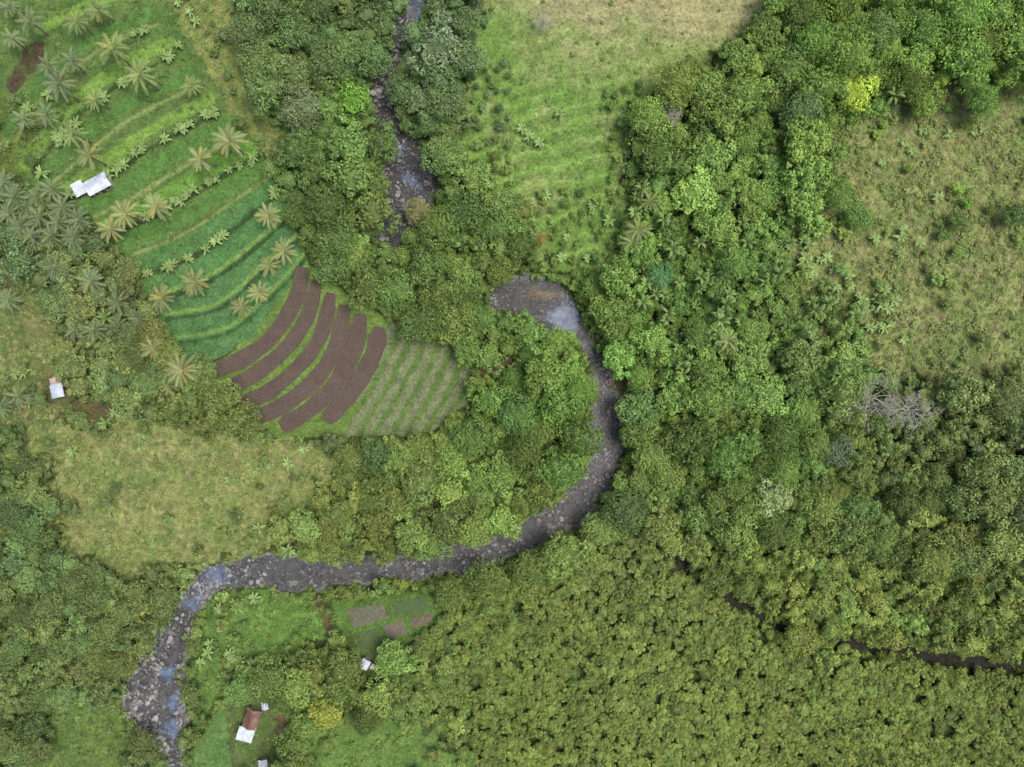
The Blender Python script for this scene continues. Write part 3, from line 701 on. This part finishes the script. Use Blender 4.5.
for i,(x,y,s,k) in enumerate(PALMS):
    s*=1.04*rng.uniform(.82,1.1);X_,Y_,Z_=place(x,y,7.6*s)
    e=newobj("coconut_palm",None);e.location=(float(X_),float(Y_),float(Z_));e.scale=(s,s,s);e.rotation_euler=(rng.normal(0,.07),rng.normal(0,.07),rng.uniform(0,6.28))
    tag(e,["green coconut palm with arching feathery fronds","dark grey green coconut palm among farm trees","pale olive coconut palm standing on terraced field"][k],"palm tree",group="coconut palms")
    c=newobj("crown",PC[i%5],e);c.location=(0,0,7.6);c["tint"]=[float(q) for q in lin(PCOL[k])*rng.uniform(1.05,1.4)]
    newobj("trunk",PT,e);q=newobj("coconuts",CN,e);q.location=(0,0,7.5)
# ---------------------------------------------------------------- bananas
def banana(seed):
    rg=np.random.default_rng(seed);V=[];F=[];VC=[]
    nl=9
    for i in range(nl):
        az=i*2.39996+rg.normal()*.2;e=rg.uniform(.35,1.1);L0=rg.uniform(1.8,2.7);p=np.array([0,0,1.6]);sd=np.array([-math.sin(az),math.cos(az),0]);v=rg.uniform(.85,1.2);rows=[]
        for k in range(8):
            t=k/7;w=.30*math.sin(math.pi*min(1,.12+t*.88))**.6+.02;rows.append(len(V));V+=[p-sd*w+np.array([0,0,.0-.12*w]),p+np.array([0,0,.05]),p+sd*w+np.array([0,0,-.12*w])];VC+=[(v,v,v),(v*1.25,v*1.2,v*1.1),(v*.93,v*.93,v*.93)]
            p=p+np.array([math.cos(e)*math.cos(az),math.cos(e)*math.sin(az),math.sin(e)])*L0/7;e-=.2
        for k in range(7):
            a,b=rows[k],rows[k+1];F+=[(a,a+1,b+1,b),(a+1,a+2,b+2,b+1)]
    me=bpy.data.meshes.new("banana_leaves_mesh");me.from_pydata([tuple(v) for v in V],[],F);pcolor(me,"var",VC);me.materials.append(mpalm);me.update();return me
BM=[banana(i) for i in range(4)]
tv,tf_=tube([(0,0,-.2),(0,0,.8),(0,0,1.7)],[.16,.13,.08],7);BT=bpy.data.meshes.new("banana_stem_mesh");BT.from_pydata([tuple(v) for v in tv],[],tf_);BT.materials.append(simple("banana_stem_skin",lin((110,120,70)),lin((140,130,90)),4));BT.update()
for i,(x,y,f) in enumerate(BOK):
    fo=f<0
    s=rng.uniform(.5,.9)*(1.25 if fo else 1);zs=s*(3.0 if fo else 1);X_,Y_,Z_=place(x,y,1.9*zs)
    e=newobj("banana_plant",None);e.location=(float(X_),float(Y_),float(Z_));e.scale=(s,s,zs);e.rotation_euler=(0,0,rng.uniform(0,6.28))
    tag(e,"banana plant with broad pale green leaves "+("among forest trees" if fo else "in a field"),"banana plant",group="banana plants")
    c=newobj("leaves",BM[i%4],e);c["tint"]=[float(q) for q in lin((120,144,84))*rng.uniform(.9,1.25)]
    newobj("stem",BT,e)
# ---------------------------------------------------------------- stones
n=26000
ii=rng.integers(0,len(RIV)-1,n);tt=rng.random(n);P=RIV[ii]*(1-tt[:,None])+RIV[ii+1]*tt[:,None]
T=RIV[ii+1]-RIV[ii];T=T[:,:2]/np.linalg.norm(T[:,:2],axis=1,keepdims=True)
o_=rng.uniform(-1.1,1.1,n)*P[:,2];x=P[:,0]-T[:,1]*o_;y=P[:,1]+T[:,0]*o_;off=o_/P[:,2]
low=(x<200)&(y>630);upr=(y>90)&(y<245)&(x<440)
rocky=.18+.75*sstep(.42,.6,fbm(x/16,y/16,15,4));rocky=np.where(low,.08+(rocky+.7)*sstep(.2,.5,abs(off+.4)),rocky);rocky=np.where(upr,rocky*.8,rocky);rocky=np.where((x>500)&(x<600)&(y>280)&(y<340),.14,rocky)
k=rng.random(n)<rocky*.5;x=x[k];y=y[k];rocky=rocky[k];low=low[k];upr=upr[k];n=len(x)
sz=.10+.6*rng.random(n)**7*np.minimum(rocky+.2,1)+.13*rng.random(n);wx,wy,wz=place(x,y)
sz=np.where(low,sz*1.2,sz);sz=np.where(upr,sz*1.4,sz)
g_=rng.uniform(.6,1.8,(n,1));tint=lin((124,123,122))*g_*(1+rng.normal(0,.025,(n,3)))
iv=np.where((x>0)&(x<1024)&(y>0)&(y<767))[0];solo=set(iv[np.argsort(-sz[iv])][:300].tolist())
st=dict(p=[],y=[],s=[],t=[],i=[])
for i in range(n):
    z=float(wz[i])+sz[i]*.1;z=max(z,-.38)
    if i in solo:
        o=newobj("boulder",ROCK[i%3]);o.location=(float(wx[i]),float(wy[i]),z);o.scale=(sz[i],)*3;o.rotation_euler=(rng.uniform(-.3,.3),rng.uniform(-.3,.3),rng.uniform(0,6.28));o["tint"]=[float(q) for q in tint[i]]
        tag(o,"rounded grey boulder lying in the riverbed","boulder",group="riverbed boulders")
    else:
        st['p'].append((float(wx[i]),float(wy[i]),z));st['y'].append(rng.uniform(0,6.28));st['s'].append((sz[i],)*3);st['t'].append(tint[i]);st['i'].append(int(rng.integers(3,6)))
scatter("river_stones",st['p'],st['y'],st['s'],st['t'],st['i'],srcR,"grey pebbles and cobbles covering the riverbed","stones")
# ---------------------------------------------------------------- bare trees
def bare(seed,R,Hh):
    rg=np.random.default_rng(seed);trunk=tube([(0,0,-.4),(.1,0,Hh*.3),(0,.1,Hh*.6)],[.03*R+.05,.025*R+.05,.02*R+.05],8);parts=[]
    def br(p,d,l,r,dep):
        q=[p];rr=[r];dd=d.copy()
        for k in range(4):
            dd=dd+rg.normal(size=3)*.16;dd/=np.linalg.norm(dd);q.append(q[-1]+dd*l/4);rr.append(r*(1-.15*(k+1)))
        parts.append(tube(q,rr,5))
        if dep:
            for k in range(4):
                t=int(rg.integers(1,5));nd=dd+rg.normal(size=3)*np.array([.75,.75,.35]);nd[2]=abs(nd[2])*.7+.05;nd/=np.linalg.norm(nd);br(q[t],nd,l*.62,max(.032,rr[t]*.6),dep-1)
    for k in range(8):
        a=k*.8+rg.normal()*.2;br(np.array([0,.05,Hh*(.38+.03*k)]),np.array([math.cos(a),math.sin(a),.4]),R*.68,.014*R+.025,3)
    def mk(vf,nm):
        V,F=vf;me=bpy.data.meshes.new(nm);me.from_pydata([tuple(v) for v in V],[],F);me.materials.append(mdead);me.update();return me
    return mk(trunk,"bare_trunk_mesh"),mk(join(parts),"bare_branch_mesh")
for i,(x,y,R,Hh) in enumerate([(876,398,7.6,14),(916,412,6.2,13),(543,21,2.3,3.8),(672,112,3,11)]):
    X_,Y_,Z_=place(x,y,Hh*.7);tm,bm_=bare(i,R,Hh);e=newobj("bare_tree",None);e.location=(float(X_),float(Y_),float(Z_))
    tag(e,["large leafless grey tree rising above the forest","leafless grey tree beside another bare tree","small leafless white tree alone in grass","leafless pale tree at the forest edge"][i],"dead tree")
    newobj("trunk",tm,e);newobj("branches",bm_,e)
for i,(x0,y0,x1,y1) in enumerate([(350,166,388,180),(358,176,390,183),(360,160,380,172)]):
    X0,Y0,_=place(x0,y0,2.2);X1,Y1,_=place(x1,y1,1);L_=math.hypot(X1-X0,Y1-Y0)
    V,F=join([tube([(0,0,0),(L_*.5,.15,.05),(L_,0,0)],[.26,.2,.12],8),tube([(L_*.6,.1,0),(L_*.8,.8,.3)],[.1,.04],5)])
    me=bpy.data.meshes.new("log_mesh");me.from_pydata([tuple(v) for v in V],[],F);me.materials.append(mlog);me.update()
    o=newobj("fallen_log",me);o.location=(float(X0),float(Y0),3.2);o.rotation_euler=(0,.27,math.atan2(float(Y1-Y0),float(X1-X0)));tag(o,"pale fallen tree trunk lying across the river bank","log",group="fallen logs")
# ---------------------------------------------------------------- houses
def box(x0,x1,y0,y1,z0,z1):
    return [(x0,y0,z0),(x1,y0,z0),(x1,y1,z0),(x0,y1,z0),(x0,y0,z1),(x1,y0,z1),(x1,y1,z1),(x0,y1,z1)],[(0,3,2,1),(4,5,6,7),(0,1,5,4),(1,2,6,5),(2,3,7,6),(3,0,4,7)]
def mk(name,vf,m_,parent,smooth=False):
    V,F=vf;me=bpy.data.meshes.new(name+"_mesh");me.from_pydata([tuple(v) for v in V],[],F);me.materials.append(m_);me.update();return newobj(name,me,parent)
def slope(L,x_ridge,z_ridge,x_eave,z_eave):
    n=max(8,int(L/.11));V=[];F=[]
    for j in range(n+1):
        y=-L/2+L*j/n;c=.03*(1 if j%2 else -1)
        V+=[(x_ridge,y,z_ridge+c),(x_eave,y,z_eave+c),(x_ridge,y,z_ridge+c-.04),(x_eave,y,z_eave+c-.04)]
    for j in range(n):
        a=j*4;b=a+4;F+=[(a,a+1,b+1,b),(a+2,b+2,b+3,a+3),(a+1,a+3,b+3,b+1),(a,b,b+2,a+2)]
    F+=[(0,2,3,1),(n*4,n*4+1,n*4+3,n*4+2)];return V,F
def house(px,py,w,l,rot,rm,label,h=2.5,ext=None,cat="house",rm2=None):
    X_,Y_,Z_=place(px,py,h);e=newobj("farm_house" if l>4 else "farm_hut",None);e.location=(float(X_),float(Y_),float(Z_)+.1);e.rotation_euler=(0,0,math.radians(rot));tag(e,label,cat)
    a,b=w/2-.35,l/2-.35;t=.12
    parts=[box(-a,a,-b,-b+t,-.6,h),box(-a,a,b-t,b,-.6,h),box(-a,-a+t,-b+t,b-t,-.6,h),box(a-t,a,-b+t,b-t,-.6,h)]
    rz=h+w*.18
    for s in(-1,1):
        yy=s*(b-t/2);parts.append(([(-a,yy-t/2,h),(a,yy-t/2,h),(0,yy-t/2,rz-.12),(-a,yy+t/2,h),(a,yy+t/2,h),(0,yy+t/2,rz-.12)],[(0,1,2),(3,5,4),(0,3,4,1),(1,4,5,2),(2,5,3,0)]))
    mk("wall",join(parts),mwall,e)
    rf=mk("roof",join([slope(l,0.0,rz,w/2,h-.05),slope(l,-.0,rz+.004,-w/2,h-.05)]),rm,e)
    mk("ridge_cap",box(-.16,.16,-l/2,l/2,rz+.035,rz+.07),rm2 or rm,rf)
    d_=mk("door",box(a+.003,a+.06,-.45,.45,-.1,1.95),mwood,e);mk("handle",box(a+.06,a+.1,.28,.36,.9,1.0),mframe,d_)
    for yy in(-b*.6,b*.6):
        wn=mk("window",box(a+.003,a+.04,yy-.35,yy+.35,1.0,1.8),mframe,e)
        mk("sill",box(a+.04,a+.14,yy-.42,yy+.42,.92,.998),mwood,wn)
    if ext:
        ex,ey,ew,el,erm=ext;zz=h-.35
        V,F=slope(el,-ew/2,zz+.25,ew/2,zz-.15);mk("extension_roof",([(v[0]+ex,v[1]+ey,v[2]) for v in V],F),erm,e)
        ps=[box(ex+sx*(ew/2-.2)-.06,ex+sx*(ew/2-.2)+.06,ey+sy*(el/2-.2)-.06,ey+sy*(el/2-.2)+.06,-.6,zz-.12-.2*(sx+1)/2) for sx in(-1,1) for sy in(-1,1)]
        for p_ in ps:mk("post",p_,mwood,e)
    return e
house(97,184,3.6,5.8,-62,mrw,"white metal roofed farmhouse with lower side shed",ext=(-1.2,-4.4,3.2,3.0,mrw))
house(57,391,3.0,3.2,12,mrw,"small hut with white roof and pinkish lean-to",h=2.2,ext=(0,2.4,2.4,1.7,mrp),cat="hut")
house(252,719,3.6,4.8,-18,mrr,"farmhouse with rusty red roof and white annex",ext=(-.4,-4.2,3.8,3.4,mrw))
house(265,706,1.6,1.8,10,mrw,"tiny white roofed shed beside rusty roofed house",h=2.9,cat="hut")
house(365,664,2.2,2.4,-30,mrw,"small white roofed hut near garden plots",h=3.0,ext=(2.1,.3,1.3,1.4,mrp),cat="hut")
house(263,764,2.2,2.0,5,mrw,"small white roofed shed beside yard trees",h=2,cat="hut")
# ---------------------------------------------------------------- light, world, camera
w=bpy.data.worlds.new("World");scene.world=w;w.use_nodes=True;nt=w.node_tree
SE,SR=70,85
sk=nt.nodes.new("ShaderNodeTexSky");sk.sky_type='NISHITA';sk.sun_disc=False;sk.sun_elevation=math.radians(SE);sk.sun_rotation=math.radians(SR);sk.dust_density=4;sk.ozone_density=.4
bg=nt.nodes["Background"];bg.inputs[1].default_value=.15;nt.links.new(sk.outputs[0],bg.inputs[0])
sl=bpy.data.lights.new("sun",'SUN');sl.energy=2.4;sl.angle=math.radians(24);sl.color=(1,.97,.92)
so=newobj("sun",sl)
az=math.radians(SR);el=math.radians(SE)
dirv=Vector((math.sin(az)*math.cos(el),math.cos(az)*math.cos(el),math.sin(el)))
so.rotation_euler=dirv.to_track_quat('Z','Y').to_euler();so.location=dirv*300
cam=bpy.data.cameras.new("camera");co=newobj("camera",cam);co.location=(0,0,H);cam.sensor_width=36;cam.lens=36*H/256.0;cam.clip_end=6000;cam.clip_start=1
scene.camera=co
scene.view_settings.view_transform='Standard';scene.view_settings.look='None';scene.view_settings.exposure=0
